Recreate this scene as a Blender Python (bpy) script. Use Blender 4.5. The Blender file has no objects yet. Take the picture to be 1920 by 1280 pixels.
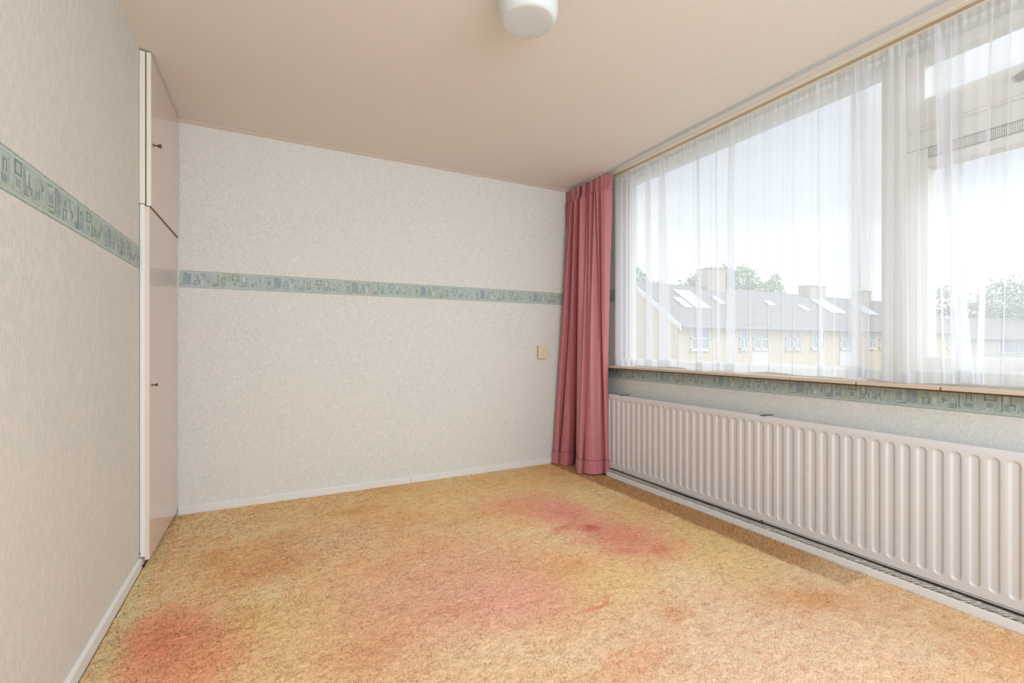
import bpy, math, random
import numpy as np
from mathutils import Vector
random.seed(7); rng = np.random.default_rng(11)
sc = bpy.context.scene
COL = sc.collection
PI = math.pi

# ------------------------------------------------------------------ camera
F_PX, YAW = 885.3, math.radians(27.913)
cam_d = bpy.data.cameras.new('camera'); cam = bpy.data.objects.new('camera', cam_d); COL.objects.link(cam)
cam_d.sensor_fit = 'HORIZONTAL'; cam_d.sensor_width = 36.0; cam_d.lens = 36.0*F_PX/1920
cam_d.shift_y = 5/1920; cam_d.clip_start = 0.02; cam_d.clip_end = 600
cam.location = (0, 0, 1.115); cam.rotation_euler = (PI/2, 0, -YAW)
sc.camera = cam

# ------------------------------------------------------------------ sky, sun, added fill, exposure
W = bpy.data.worlds.new('sky'); sc.world = W; W.use_nodes = True
nt = W.node_tree; nt.nodes.clear()
def wn(t, **k):
    n = nt.nodes.new(t)
    for a, b in k.items(): setattr(n, a, b)
    return n
tc = wn('ShaderNodeTexCoord'); mp = wn('ShaderNodeMapping'); mp.inputs['Scale'].default_value = (1.0, 1.0, 2.2); mp.inputs['Location'].default_value = (0.35, 0.2, 0.15)
nz = wn('ShaderNodeTexNoise'); nz.inputs['Scale'].default_value = 2.1; nz.inputs['Detail'].default_value = 6; nz.inputs['Roughness'].default_value = 0.5
cr = wn('ShaderNodeValToRGB')
cr.color_ramp.elements[0].position = 0.40; cr.color_ramp.elements[0].color = (0.84, 0.90, 1.0, 1)
cr.color_ramp.elements[1].position = 0.60; cr.color_ramp.elements[1].color = (1.25, 1.27, 1.30, 1)
bg = wn('ShaderNodeBackground'); bg.inputs['Strength'].default_value = 1.02
out = wn('ShaderNodeOutputWorld')
L = nt.links.new
L(tc.outputs['Generated'], mp.inputs['Vector']); L(mp.outputs['Vector'], nz.inputs['Vector']); sz = wn('ShaderNodeSeparateXYZ'); L(tc.outputs['Generated'], sz.inputs[0])
hz = wn('ShaderNodeMapRange'); hz.inputs['From Min'].default_value = 0.02; hz.inputs['From Max'].default_value = 0.22; hz.inputs['To Min'].default_value = 0.22; hz.inputs['To Max'].default_value = -0.03
L(sz.outputs['Z'], hz.inputs['Value']); ad = wn('ShaderNodeMath', operation='ADD'); L(nz.outputs['Fac'], ad.inputs[0]); L(hz.outputs[0], ad.inputs[1]); L(ad.outputs[0], cr.inputs['Fac'])
L(cr.outputs['Color'], bg.inputs['Color']); L(bg.outputs['Background'], out.inputs['Surface'])

sun_d = bpy.data.lights.new('sun', 'SUN'); sun_d.energy = 3.4; sun_d.angle = math.radians(50); sun_d.color = (0.86, 0.95, 1.02)
sun = bpy.data.objects.new('sun', sun_d); COL.objects.link(sun)
sun.rotation_euler = Vector((-0.64, 0.34, -0.70)).to_track_quat('-Z', 'Y').to_euler()

def area(name, loc, direction, sx, sy, e, col):
    d = bpy.data.lights.new(name, 'AREA'); d.shape = 'RECTANGLE'; d.size = sx; d.size_y = sy; d.energy = e; d.color = col
    o = bpy.data.objects.new(name, d); COL.objects.link(o); o.location = loc
    o.rotation_euler = Vector(direction).to_track_quat('-Z', 'Y').to_euler(); return o
area('rear_fill', (0.9, -1.25, 1.60), (0.06, 1, -0.30), 2.6, 1.7, 95, (0.80, 0.94, 1.07))  # fill light added behind the camera; no opening in the rear wall feeds it

sc.view_settings.view_transform = 'Standard'; sc.view_settings.look = 'None'
sc.view_settings.gamma = 1; sc.view_settings.use_curve_mapping = False
sc.view_settings.exposure = 0.10
sc.cycles.transparent_max_bounces = 48

# ------------------------------------------------------------------ materials
def lin(r, g, b):
    f = lambda c: (c/255/12.92) if c/255 <= 0.04045 else ((c/255+0.055)/1.055)**2.4
    return (f(r), f(g), f(b), 1)
class NM:
    """small node-material helper"""
    def __init__(s, name):
        s.m = bpy.data.materials.new(name); s.m.use_nodes = True; s.t = s.m.node_tree; s.t.nodes.clear()
        s.out = s.t.nodes.new('ShaderNodeOutputMaterial')
    def n(s, t, ins=None, **k):
        n = s.t.nodes.new(t)
        for a, b in k.items(): setattr(n, a, b)
        for a, b in (ins or {}).items():
            if isinstance(b, bpy.types.NodeSocket): s.t.links.new(b, n.inputs[a])
            else: n.inputs[a].default_value = b
        return n
    def pos(s): return s.n('ShaderNodeNewGeometry').outputs['Position']
    def noise(s, vec, scale, detail=3, rough=0.5): return s.n('ShaderNodeTexNoise', {'Vector': vec, 'Scale': scale, 'Detail': detail, 'Roughness': rough})
    def mapv(s, vec, sc_): return s.n('ShaderNodeMapping', {'Vector': vec, 'Scale': sc_}).outputs['Vector']
    def ramp(s, fac, stops):
        r = s.n('ShaderNodeValToRGB', {'Fac': fac}); e = r.color_ramp.elements
        while len(e) < len(stops): e.new(0.5)
        for i, (p, c) in enumerate(stops): e[i].position = p; e[i].color = c
        return r.outputs['Color']
    def mix(s, fac, a, b, blend='MIX'):
        n = s.n('ShaderNodeMix', data_type='RGBA', blend_type=blend)
        for i, v in ((0, fac), (6, a), (7, b)):
            if isinstance(v, bpy.types.NodeSocket): s.t.links.new(v, n.inputs[i])
            else: n.inputs[i].default_value = v
        return n.outputs[2]
    def math(s, op, a, b=0.0):
        n = s.n('ShaderNodeMath', operation=op)
        for i, v in ((0, a), (1, b)):
            if isinstance(v, bpy.types.NodeSocket): s.t.links.new(v, n.inputs[i])
            else: n.inputs[i].default_value = v
        return n.outputs[0]
    def bump(s, h, strength, dist=0.002): return s.n('ShaderNodeBump', {'Height': h, 'Strength': strength, 'Distance': dist}).outputs['Normal']
    def bsdf(s, color, rough=0.5, metal=0.0, normal=None, **ex):
        ins = {'Base Color': color, 'Roughness': rough, 'Metallic': metal}
        if normal is not None: ins['Normal'] = normal
        ins.update(ex)
        b = s.n('ShaderNodeBsdfPrincipled', ins); s.t.links.new(b.outputs[0], s.out.inputs['Surface']); return s.m

def paint(name, rgb, rough=0.45, metal=0.0, var=0.03, scale=6.0):
    k = NM(name); nz_ = k.noise(k.pos(), scale, 4)
    c = lin(*rgb); dark = tuple(v*(1-var*2) for v in c[:3])+(1,)
    col = k.mix(nz_.outputs['Fac'], dark, c)
    return k.bsdf(col, rough, metal)

def wallpaper_mat(name, base, tint, tint2, streak):
    k = NM(name); p = k.pos()
    fine = k.noise(k.mapv(p, streak), 95, 5, 0.65).outputs['Fac']
    mid = k.noise(k.mapv(p, tuple(v*0.6+0.4*max(streak) for v in streak)), 22, 4, 0.6).outputs['Fac']
    big = k.noise(p, 1.3, 2).outputs['Fac']
    c = k.ramp(fine, [(0.34, lin(*tint)), (0.56, lin(*base))])
    c = k.mix(k.ramp(mid, [(0.40, (0.55, 0.55, 0.55, 1)), (0.62, (0, 0, 0, 1))]), c, lin(*tint2))
    c = k.mix(k.ramp(big, [(0.35, (0, 0, 0, 1)), (0.7, (0.35, 0.35, 0.35, 1))]), c, lin(base[0], base[1]-6, base[2]-8))
    return k.bsdf(c, 0.62, normal=k.bump(fine, 0.25, 0.0012))
M = {}
M['paper_back'] = wallpaper_mat('wallpaper_back', (231, 226, 219), (204, 205, 197), (211, 216, 208), (1, 1, 0.8))
M['paper_left'] = wallpaper_mat('wallpaper_left', (228, 221, 214), (202, 201, 192), (203, 209, 200), (1.3, 1.3, 0.35))
def ceil_mat():
    k = NM('ceiling_plaster'); p = k.pos()
    h = k.noise(k.mapv(p, (1, 0.45, 1)), 130, 3, 0.55).outputs['Fac']
    big = k.noise(p, 0.8, 2).outputs['Fac']
    c = k.mix(big, lin(234, 225, 217), lin(229, 219, 211))
    return k.bsdf(c, 0.75, normal=k.bump(h, 0.55, 0.0025))
M['ceiling'] = ceil_mat()
M['white'] = paint('white_paint', (236, 233, 228), 0.4)
M['skirt'] = paint('skirting_paint', (236, 232, 226), 0.38, var=0.04, scale=25)
M['cream'] = paint('cream_paint', (236, 226, 208), 0.4)
M['cream_dark'] = paint('groove_brown', (196, 170, 138), 0.5)
M['cornice'] = paint('cornice_pink_paint', (212, 192, 178), 0.5)
M['lam'] = paint('pink_laminate', (220, 199, 188), 0.10, var=0.01)
M['lam_cream'] = paint('cream_laminate_edge', (238, 229, 212), 0.3, var=0.01)
M['lam_edge'] = paint('pink_laminate_edge', (230, 212, 202), 0.3, var=0.01)
M['brownedge'] = paint('raw_brown_edge', (160, 132, 108), 0.6)
M['dark'] = paint('dark_gap', (60, 48, 40), 0.7)
M['bronze'] = paint('dark_bronze', (112, 94, 78), 0.35, 0.6)
M['radiator'] = paint('radiator_enamel', (214, 209, 207), 0.30, var=0.012)
M['steel'] = paint('dull_steel', (120, 116, 112), 0.4, 0.7)
M['railgrey'] = paint('grey_aluminium', (200, 205, 203), 0.35, 0.25)
M['socket'] = paint('cream_plastic', (232, 212, 186), 0.35, var=0.01)
M['socket_old'] = paint('yellowed_plastic', (208, 190, 138), 0.4, var=0.02)
M['frame'] = paint('window_frame_paint', (226, 222, 214), 0.38, var=0.02)
M['sill'] = paint('sill_tile', (206, 187, 168), 0.35, var=0.05, scale=40)
M['grout'] = paint('sill_grout', (110, 84, 68), 0.8)
M['opal'] = NM('opal_glass').bsdf(lin(214, 216, 214), 0.25)
M['sub'] = paint('subfloor', (150, 120, 90), 0.9)
M['plain'] = paint('plain_wall', (226, 221, 212), 0.6)
M['grille'] = paint('vent_grille_grey', (150, 138, 130), 0.6)

def foil():
    k = NM('foil_wrap'); p = k.pos()
    w = k.n('ShaderNodeTexWave', {'Vector': k.mapv(p, (60, 25, 60)), 'Scale': 0.9, 'Distortion': 6.0, 'Detail': 2.0}, bands_direction='DIAGONAL').outputs['Fac']
    c = k.ramp(w, [(0.15, lin(170, 152, 138)), (0.6, lin(245, 240, 232))])
    return k.bsdf(c, 0.28, 0.35, normal=k.bump(w, 1.0, 0.004))
M['foil'] = foil()

def pink_satin():
    k = NM('pink_satin'); uv = k.n('ShaderNodeTexCoord').outputs['UV']
    w = k.noise(k.mapv(uv, (900, 60, 1)), 1.0, 3).outputs['Fac']
    s = k.noise(k.pos(), 14, 3).outputs['Fac']
    c = k.mix(s, lin(186, 110, 114), lin(196, 122, 125))
    m = k.bsdf(c, 0.42, normal=k.bump(w, 0.12, 0.0006)); b = [n for n in k.t.nodes if n.type == 'BSDF_PRINCIPLED'][0]
    b.inputs['Sheen Weight'].default_value = 0.25; b.inputs['Sheen Roughness'].default_value = 0.4
    return m
M['pink'] = pink_satin()
M['pink_lining'] = paint('grey_lining', (150, 138, 132), 0.8)

def voile(name, opac):
    k = NM(name); p = k.pos()
    st = k.noise(k.mapv(p, (1, 1, 0.03)), 240, 2).outputs['Fac']
    fac = k.math('ADD', k.math('MULTIPLY', st, 0.04), opac-0.02)
    tr = k.n('ShaderNodeBsdfTransparent', {'Color': (1, 1, 1, 1)}).outputs[0]
    d = k.n('ShaderNodeBsdfDiffuse', {'Color': (0.90, 0.90, 0.92, 1)}).outputs[0]
    t = k.n('ShaderNodeBsdfTranslucent', {'Color': (0.94, 0.95, 0.97, 1)}).outputs[0]
    cl = k.n('ShaderNodeMixShader', {0: 0.6, 1: d, 2: t}).outputs[0]
    mx = k.n('ShaderNodeMixShader', {0: fac, 1: tr, 2: cl}).outputs[0]
    k.t.links.new(mx, k.out.inputs['Surface']); return k.m
M['voile'] = voile('sheer_voile', 0.46)
M['voile_hem'] = voile('sheer_voile_hem', 0.52)

def glass():
    k = NM('window_glass')
    tr = k.n('ShaderNodeBsdfTransparent', {'Color': (0.97, 0.985, 0.98, 1)}).outputs[0]
    g = k.n('ShaderNodeBsdfGlossy', {'Roughness': 0.02}).outputs[0]
    gm = k.n('ShaderNodeNewGeometry').outputs
    dp = k.n('ShaderNodeVectorMath', {0: gm['Incoming'], 1: gm['Normal']}, operation='DOT_PRODUCT').outputs['Value']
    f = k.math('ADD', k.math('MULTIPLY', k.math('POWER', k.math('SUBTRACT', 1.0, k.math('ABSOLUTE', dp)), 5.0), 0.9), 0.02)
    mx = k.n('ShaderNodeMixShader', {0: f, 1: tr, 2: g}).outputs[0]
    k.t.links.new(mx, k.out.inputs['Surface']); return k.m
M['glass'] = glass()

def border_base():
    k = NM('border_teal'); p = k.pos()
    a = k.noise(k.mapv(p, (1, 1, 0.7)), 5.5, 3, 0.6).outputs['Fac']; b = k.noise(p, 60, 4, 0.65).outputs['Fac']
    c = k.ramp(a, [(0.32, lin(160, 178, 182)), (0.48, lin(170, 186, 180)), (0.58, lin(162, 176, 158)), (0.72, lin(176, 178, 184))])
    c = k.mix(k.ramp(b, [(0.38, (0.65, 0.65, 0.65, 1)), (0.6, (0, 0, 0, 1))]), c, lin(194, 202, 194))
    return k.bsdf(c, 0.6)
def border_ink(name, c1, c2):
    k = NM(name); p = k.pos()
    a = k.noise(p, 35, 3, 0.6).outputs['Fac']
    return k.bsdf(k.mix(k.ramp(a, [(0.35, (0, 0, 0, 1)), (0.65, (1, 1, 1, 1))]), lin(*c1), lin(*c2)), 0.6)
M['b0'] = border_base()
M['b1'] = border_ink('border_light_line', (210, 218, 208), (190, 202, 192))
M['b2'] = border_ink('border_dark_line', (104, 128, 128), (136, 152, 144))
M['b3'] = border_ink('border_patch', (140, 158, 166), (158, 172, 170))

# carpet: shag pile, faded and stained; (x, y, rx, ry, rot_deg, colour, strength)
STAINS = [
 (1.55, 1.0, 1.3, 0.95, 0, (214, 182, 154), 0.75),
 (0.30, 1.3, 0.5, 0.4, 0, (222, 190, 152), 0.55),
 (0.15, 2.0, 0.35, 0.35, 0, (234, 194, 130), 0.8),
 (2.05, 2.75, 0.30, 0.45, -20, (234, 196, 138), 0.8),
 (2.20, 1.75, 0.28, 0.5, -35, (234, 194, 134), 0.8),
 (1.50, 1.75, 0.35, 0.22, 10, (228, 188, 130), 0.75),
 (1.3, 3.35, 1.6, 0.40, 0, (226, 184, 128), 0.7),
 (0.72, 2.05, 0.80, 0.55, 20, (220, 164, 134), 0.85),
 (0.45, 2.8, 0.5, 0.30, 0, (222, 168, 128), 0.6),
 (0.95, 1.80, 0.32, 0.22, 0, (226, 160, 138), 0.7),
 (1.76, 2.62, 0.30, 0.46, 8, (218, 142, 124), 0.95),
 (1.52, 2.88, 0.30, 0.28, 0, (222, 158, 122), 0.7),
 (1.82, 2.10, 0.28, 0.36, 15, (216, 138, 112), 0.95),
 (1.75, 2.30, 0.09, 0.07, 0, (192, 98, 86), 1.0),
 (1.60, 2.37, 0.16, 0.035, 25, (204, 120, 100), 0.8),
 (1.72, 1.95, 0.05, 0.12, 60, (206, 118, 96), 0.6),
 (1.90, 1.88, 0.06, 0.10, -40, (205, 122, 92), 0.7),
 (1.27, 1.61, 0.012, 0.13, -70, (222, 132, 110), 0.9),
 (-0.32, 2.15, 0.24, 0.36, 5, (216, 132, 98), 0.95),
 (-0.20, 1.95, 0.22, 0.22, 0, (224, 146, 108), 0.8),
 (0.02, 2.62, 0.22, 0.16, 0, (208, 146, 100), 0.6),
 (2.45, 1.95, 0.16, 0.22, -20, (206, 150, 92), 0.5), (-0.50, 2.2, 0.06, 1.2, 0, (206, 190, 140), 0.7), (0.35, 1.75, 0.18, 0.10, 10, (206, 140, 100), 0.5), (1.10, 2.75, 0.20, 0.10, 0, (210, 150, 100), 0.5), (1.15, 1.25, 0.30, 0.08, 15, (214, 150, 112), 0.5), (0.1, 3.0, 0.2, 0.15, 0, (210, 160, 106), 0.5),
 (-0.05, 2.25, 0.10, 0.2, 20, (212, 170, 112), 0.45),
 (1.50, 1.42, 0.10, 0.06, 30, (200, 140, 92), 0.6),
 (2.10, 1.22, 0.22, 0.10, -30, (204, 146, 92), 0.7),
 (1.35, 1.95, 0.16, 0.07, 10, (210, 152, 98), 0.5),
 (0.70, 1.85, 0.20, 0.05, 0, (210, 142, 104), 0.5),
 (0.55, 3.28, 0.22, 0.08, 0, (202, 146, 96), 0.6),
 (2.25, 3.38, 0.10, 0.07, 0, (206, 140, 110), 0.7),
]
def soft(*c):     # carpet colour brightened to make up for the self-shading pile
    q = lin(*c); return (min(0.97, q[0]*1.30), min(0.85, q[1]*1.34), min(0.7, q[2]*1.38))+(1,)
def carpet_mat(pile):
    k = NM('carpet_pile' if pile else 'carpet_backing'); p = k.pos()
    wn_ = k.noise(p, 6.0, 6, 0.7)
    off = k.n('ShaderNodeVectorMath', {0: wn_.outputs['Color'], 1: (0.5, 0.5, 0.5)}, operation='SUBTRACT').outputs[0]
    off = k.n('ShaderNodeVectorMath', {0: off, 'Scale': 0.17}, operation='SCALE').outputs[0]
    q = k.n('ShaderNodeVectorMath', {0: p, 1: off}, operation='ADD').outputs[0]
    big = k.noise(p, 2.0, 4, 0.6).outputs['Fac']
    c = k.ramp(big, [(0.36, soft(220, 168, 114)), (0.50, soft(228, 182, 132)), (0.62, soft(234, 194, 146))])
    for (x, y, rx, ry, rot, colr, st) in STAINS:
        m = k.n('ShaderNodeMapping', {'Vector': q, 'Location': (x, y, 0), 'Rotation': (0, 0, math.radians(rot)), 'Scale': (rx, ry, 1e3)}, vector_type='TEXTURE').outputs[0]
        ln = k.n('ShaderNodeVectorMath', {0: m}, operation='LENGTH').outputs['Value']
        f = k.n('ShaderNodeMapRange', {'Value': ln, 'From Min': 0.0, 'From Max': 1.35, 'To Min': st, 'To Max': 0.0}, interpolation_type='SMOOTHSTEP').outputs[0]
        c = k.mix(f, c, soft(*colr))
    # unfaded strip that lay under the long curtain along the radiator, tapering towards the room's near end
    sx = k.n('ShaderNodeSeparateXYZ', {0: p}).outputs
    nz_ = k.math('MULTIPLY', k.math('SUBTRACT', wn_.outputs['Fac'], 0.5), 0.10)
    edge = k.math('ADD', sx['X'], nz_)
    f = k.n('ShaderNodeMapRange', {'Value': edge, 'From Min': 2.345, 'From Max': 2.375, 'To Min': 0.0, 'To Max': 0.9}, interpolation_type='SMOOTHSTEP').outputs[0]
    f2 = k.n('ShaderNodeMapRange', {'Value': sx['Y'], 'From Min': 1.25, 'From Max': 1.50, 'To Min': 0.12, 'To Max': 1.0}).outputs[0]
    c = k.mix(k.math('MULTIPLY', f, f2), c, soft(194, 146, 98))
    # pile lying the other way: small worn flecks
    fl = k.noise(k.mapv(p, (1, 1.9, 1)), 13, 8, 0.78).outputs['Fac']
    c = k.mix(k.ramp(fl, [(0.52, (0, 0, 0, 1)), (0.64, (0.62, 0.62, 0.62, 1))]), c, soft(196, 134, 96))
    if pile:
        at = k.n('ShaderNodeAttribute', attribute_name='tint').outputs['Fac']
        c = k.mix(k.ramp(at, [(0.0, (0.5, 0.5, 0.5, 1)), (0.16, (0, 0, 0, 1)), (1, (0, 0, 0, 1))]), c, soft(196, 120, 78))
        c = k.mix(k.ramp(at, [(0.6, (0, 0, 0, 1)), (1.0, (0.25, 0.25, 0.25, 1))]), c, soft(246, 220, 190))
    if not pile:
        h = k.noise(k.mapv(p, (1.0, 1.6, 1)), 260, 4, 0.7).outputs['Fac']
        t2 = k.noise(k.mapv(p, (1.0, 1.5, 1)), 210, 3, 0.6).outputs['Fac']
        c = k.mix(k.ramp(t2, [(0.30, (0.55, 0.55, 0.55, 1)), (0.42, (0, 0, 0, 1))]), c, soft(200, 138, 92))  # shade of the gaps between tufts, painted as darker strokes into the colour
        return k.bsdf(c, 0.95, normal=k.bump(h, 0.5, 0.0035), **{'Specular IOR Level': 0.1})
    gn = k.n('ShaderNodeVectorMath', {0: k.n('ShaderNodeNewGeometry').outputs['Normal'], 'Scale': 0.22}, operation='SCALE').outputs[0]
    gn = k.n('ShaderNodeVectorMath', {0: k.n('ShaderNodeVectorMath', {0: gn, 1: (0, 0, 1)}, operation='ADD').outputs[0]}, operation='NORMALIZE').outputs[0]
    df = k.n('ShaderNodeBsdfDiffuse', {'Color': c, 'Normal': gn}).outputs[0]; tl = k.n('ShaderNodeBsdfTranslucent', {'Color': c}).outputs[0]
    mx = k.n('ShaderNodeMixShader', {0: 0.15, 1: df, 2: tl}).outputs[0]; k.t.links.new(mx, k.out.inputs['Surface']); return k.m
M['pile'] = carpet_mat(True); M['backing'] = carpet_mat(False)

M['h_wall'] = paint('house_render_cream', (226, 206, 176), 0.8)
M['h_gable'] = paint('house_gable_beige', (226, 218, 200), 0.8)
M['h_white'] = paint('house_white_paint', (235, 235, 235), 0.6)
M['h_gutter'] = paint('gutter_grey', (176, 174, 176), 0.5)
M['h_glass'] = paint('house_glass', (178, 184, 192), 0.2)
M['h_chim'] = paint('chimney_brick', (200, 186, 168), 0.8)
M['h_metal'] = paint('skylight_glass', (200, 210, 225), 0.15)
M['h_grass'] = paint('garden_green', (158, 158, 152), 0.9, var=0.15, scale=0.4)
def rooftile():
    k = NM('roof_tiles'); p = k.pos()
    w = k.n('ShaderNodeTexWave', {'Vector': k.mapv(p, (0, 0, 1)), 'Scale': 1.3, 'Distortion': 0.3}, bands_direction='Z').outputs['Fac']
    n_ = k.noise(p, 1.2, 4).outputs['Fac']
    c = k.mix(k.ramp(w, [(0.1, (1, 1, 1, 1)), (0.5, (0, 0, 0, 1))]), lin(138, 132, 134), lin(112, 106, 108))
    c = k.mix(n_, c, lin(142, 134, 134)); return k.bsdf(c, 0.8)
M['roof'] = rooftile()
def leafm(name, a, b):
    k = NM(name); n_ = k.noise(k.pos(), 1.2, 3).outputs['Fac']; return k.bsdf(k.mix(n_, lin(*a), lin(*b)), 0.7)
M['leaf'] = leafm('foliage', (140, 158, 130), (172, 184, 156)); M['leaf2'] = leafm('foliage_light', (150, 172, 130), (182, 196, 156))
M['bark'] = paint('bark', (90, 76, 62), 0.9)

# ------------------------------------------------------------------ mesh helpers
def tag(o, label=None, cat=None, group=None, kind=None):
    if label: o['label'] = label
    if cat: o['category'] = cat
    if group: o['group'] = group
    if kind: o['kind'] = kind
    return o
def empty(name, loc, label, cat, group=None):
    o = bpy.data.objects.new(name, None); COL.objects.link(o); o.location = loc; o.empty_display_size = 0.1
    return tag(o, label, cat, group)
class MB:
    def __init__(s): s.v = []; s.f = []; s.mi = []; s.uv = None
    def add(s, vs, fs, mi=0):
        b = len(s.v); s.v += [tuple(v) for v in vs]; s.f += [tuple(b+i for i in f) for f in fs]; s.mi += [mi]*len(fs); return s
    def box(s, x0, x1, y0, y1, z0, z1, mi=0):
        vs = [(x0,y0,z0),(x1,y0,z0),(x1,y1,z0),(x0,y1,z0),(x0,y0,z1),(x1,y0,z1),(x1,y1,z1),(x0,y1,z1)]
        return s.add(vs, [(3,2,1,0),(4,5,6,7),(0,1,5,4),(1,2,6,5),(2,3,7,6),(3,0,4,7)], mi)
    def prism(s, poly, axis, a, b, mi=0):
        """extrude a 2-D polygon along an axis ('x','y','z') between a and b"""
        def P(u, v, w): return {'x': (w, u, v), 'y': (u, w, v), 'z': (u, v, w)}[axis]
        n = len(poly); vs = [P(u, v, a) for u, v in poly]+[P(u, v, b) for u, v in poly]
        return s.add(vs, [tuple(range(n))[::-1], tuple(range(n, 2*n))]+[(i, (i+1) % n, n+(i+1) % n, n+i) for i in range(n)], mi)
    def lathe(s, prof, c, axis=(0, 0, 1), seg=48, mi=0):
        ax = Vector(axis).normalized(); u = ax.orthogonal().normalized(); w = ax.cross(u); c = Vector(c); vs = []; fs = []
        for r, h in prof:
            for i in range(seg):
                a = 2*PI*i/seg; vs.append(c+ax*h+(u*math.cos(a)+w*math.sin(a))*r)
        for j in range(len(prof)-1):
            for i in range(seg): fs.append((j*seg+i, j*seg+(i+1) % seg, (j+1)*seg+(i+1) % seg, (j+1)*seg+i))
        fs.append(tuple(range(seg))[::-1]); fs.append(tuple((len(prof)-1)*seg+i for i in range(seg)))
        return s.add(vs, fs, mi)
    def tube(s, pts, r, seg=12, mi=0, wob=0.0):
        vs = []; fs = []; pts = [Vector(p) for p in pts]
        for i, p in enumerate(pts):
            d = (pts[min(i+1, len(pts)-1)]-pts[max(i-1, 0)]).normalized(); u = d.cross(Vector((0, 0, 1)))
            u = u.normalized() if u.length > 1e-4 else Vector((1, 0, 0)); w = d.cross(u)
            for j in range(seg):
                a = 2*PI*j/seg; rr = r*(1+wob*random.uniform(-1, 1)); vs.append(p+(u*math.cos(a)+w*math.sin(a))*rr)
        for i in range(len(pts)-1):
            for j in range(seg): fs.append((i*seg+j, i*seg+(j+1) % seg, (i+1)*seg+(j+1) % seg, (i+1)*seg+j))
        fs.append(tuple(range(seg))); fs.append(tuple((len(pts)-1)*seg+j for j in range(seg))[::-1])
        return s.add(vs, fs, mi)
    def build(s, name, mats, parent=None, bevel=0, smooth=False, loc=None):
        """vertices are given in world space; with a parent they are stored relative to it"""
        me = bpy.data.meshes.new(name)
        o0 = Vector((0, 0, 0))
        if parent is not None: o0 = world_loc(parent)
        if loc is not None: o0 = Vector(loc)
        me.from_pydata([tuple(Vector(v)-o0) for v in s.v], [], s.f)
        for m in (mats if isinstance(mats, (list, tuple)) else [mats]): me.materials.append(m)
        me.polygons.foreach_set('material_index', s.mi)
        if smooth: me.polygons.foreach_set('use_smooth', [True]*len(s.f))
        me.update(); o = bpy.data.objects.new(name, me); COL.objects.link(o)
        if parent is not None:
            o.parent = parent
            if loc is not None: o.location = Vector(loc)-world_loc(parent)
        elif loc is not None: o.location = loc
        if bevel:
            md = o.modifiers.new('bevel', 'BEVEL'); md.width = bevel; md.segments = 2; md.limit_method = 'ANGLE'; md.angle_limit = math.radians(40)
        return o
def world_loc(o):
    v = Vector(o.location); p = o.parent
    while p is not None: v = v+Vector(p.location); p = p.parent
    return v
def grid_mesh(name, P, mat, parent=None, uvs=True):
    """P: array (rows, cols, 3)"""
    R, C_, _ = P.shape; me = bpy.data.meshes.new(name); o0 = np.array(world_loc(parent)) if parent is not None else np.zeros(3)
    V = (P-o0).reshape(-1, 3); idx = np.arange(R*C_).reshape(R, C_)
    F_ = np.stack([idx[:-1, :-1], idx[:-1, 1:], idx[1:, 1:], idx[1:, :-1]], -1).reshape(-1, 4)
    me.vertices.add(len(V)); me.vertices.foreach_set('co', V.astype(np.float32).ravel())
    me.loops.add(F_.size); me.loops.foreach_set('vertex_index', F_.astype(np.int32).ravel())
    me.polygons.add(len(F_)); me.polygons.foreach_set('loop_start', (np.arange(len(F_))*4).astype(np.int32)); me.polygons.foreach_set('loop_total', np.full(len(F_), 4, np.int32))
    me.polygons.foreach_set('use_smooth', np.ones(len(F_), bool))
    me.update(calc_edges=True)
    if uvs:
        uv = me.uv_layers.new(name='UVMap'); u = np.linspace(0, 1, C_); v = np.linspace(0, 1, R)
        g = np.stack(np.meshgrid(u, v), -1).reshape(-1, 2); uv.data.foreach_set('uv', g[F_.ravel()].astype(np.float32).ravel())
    me.materials.append(mat); o = bpy.data.objects.new(name, me); COL.objects.link(o)
    if parent is not None: o.parent = parent
    return o

# ------------------------------------------------------------------ room shell
H = 2.58; XR = 2.74; YB = 3.73; YR = -1.45
def xl(y): return -0.537-(2.93-y)*0.011          # the left wall runs very slightly out of square
S = lambda o: tag(o, kind='structure')
S(MB().box(-1.3, 3.0, YR-0.1, YB+0.12, -0.20, -0.004).build('floor', M['sub']))
S(MB().box(-1.3, 2.98, YR-0.1, YB+0.12, H, H+0.25).build('ceiling', M['ceiling']))
wb = S(MB().box(-1.3, 2.98, YB, YB+0.12, -0.004, H).build('wall_back', M['paper_back']))
y0, y1 = YR, 2.935
m = MB(); m.add([(xl(y0), y0, -0.004), (xl(y1), y1, -0.004), (xl(y1), y1, H), (xl(y0), y0, H), (-1.2, y0, -0.004), (-1.2, y1, -0.004), (-1.2, y1, H), (-1.2, y0, H)],
              [(0, 1, 2, 3), (7, 6, 5, 4), (0, 4, 5, 1), (3, 2, 6, 7), (0, 3, 7, 4), (1, 5, 6, 2)])
wl = S(m.build('wall_left', M['paper_left']))
S(MB().box(-1.3, -1.2, YR-0.1, YB, -0.004, H).build('wall_niche', M['plain']))
WY0, WY1, WZ0 = -0.95, 3.236, 0.905                 # window opening
m = MB(); m.box(XR, 2.98, YR, YB, -0.004, WZ0); m.box(XR, 2.98, WY1, YB, WZ0, H); m.box(XR, 2.98, YR, WY0, WZ0, H)
wr = S(m.build('wall_right', M['paper_back']))
m = MB(); m.box(-1.2, 2.98, YR-0.1, YR, -0.004, H)
S(m.build('wall_rear', M['plain']))
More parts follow.
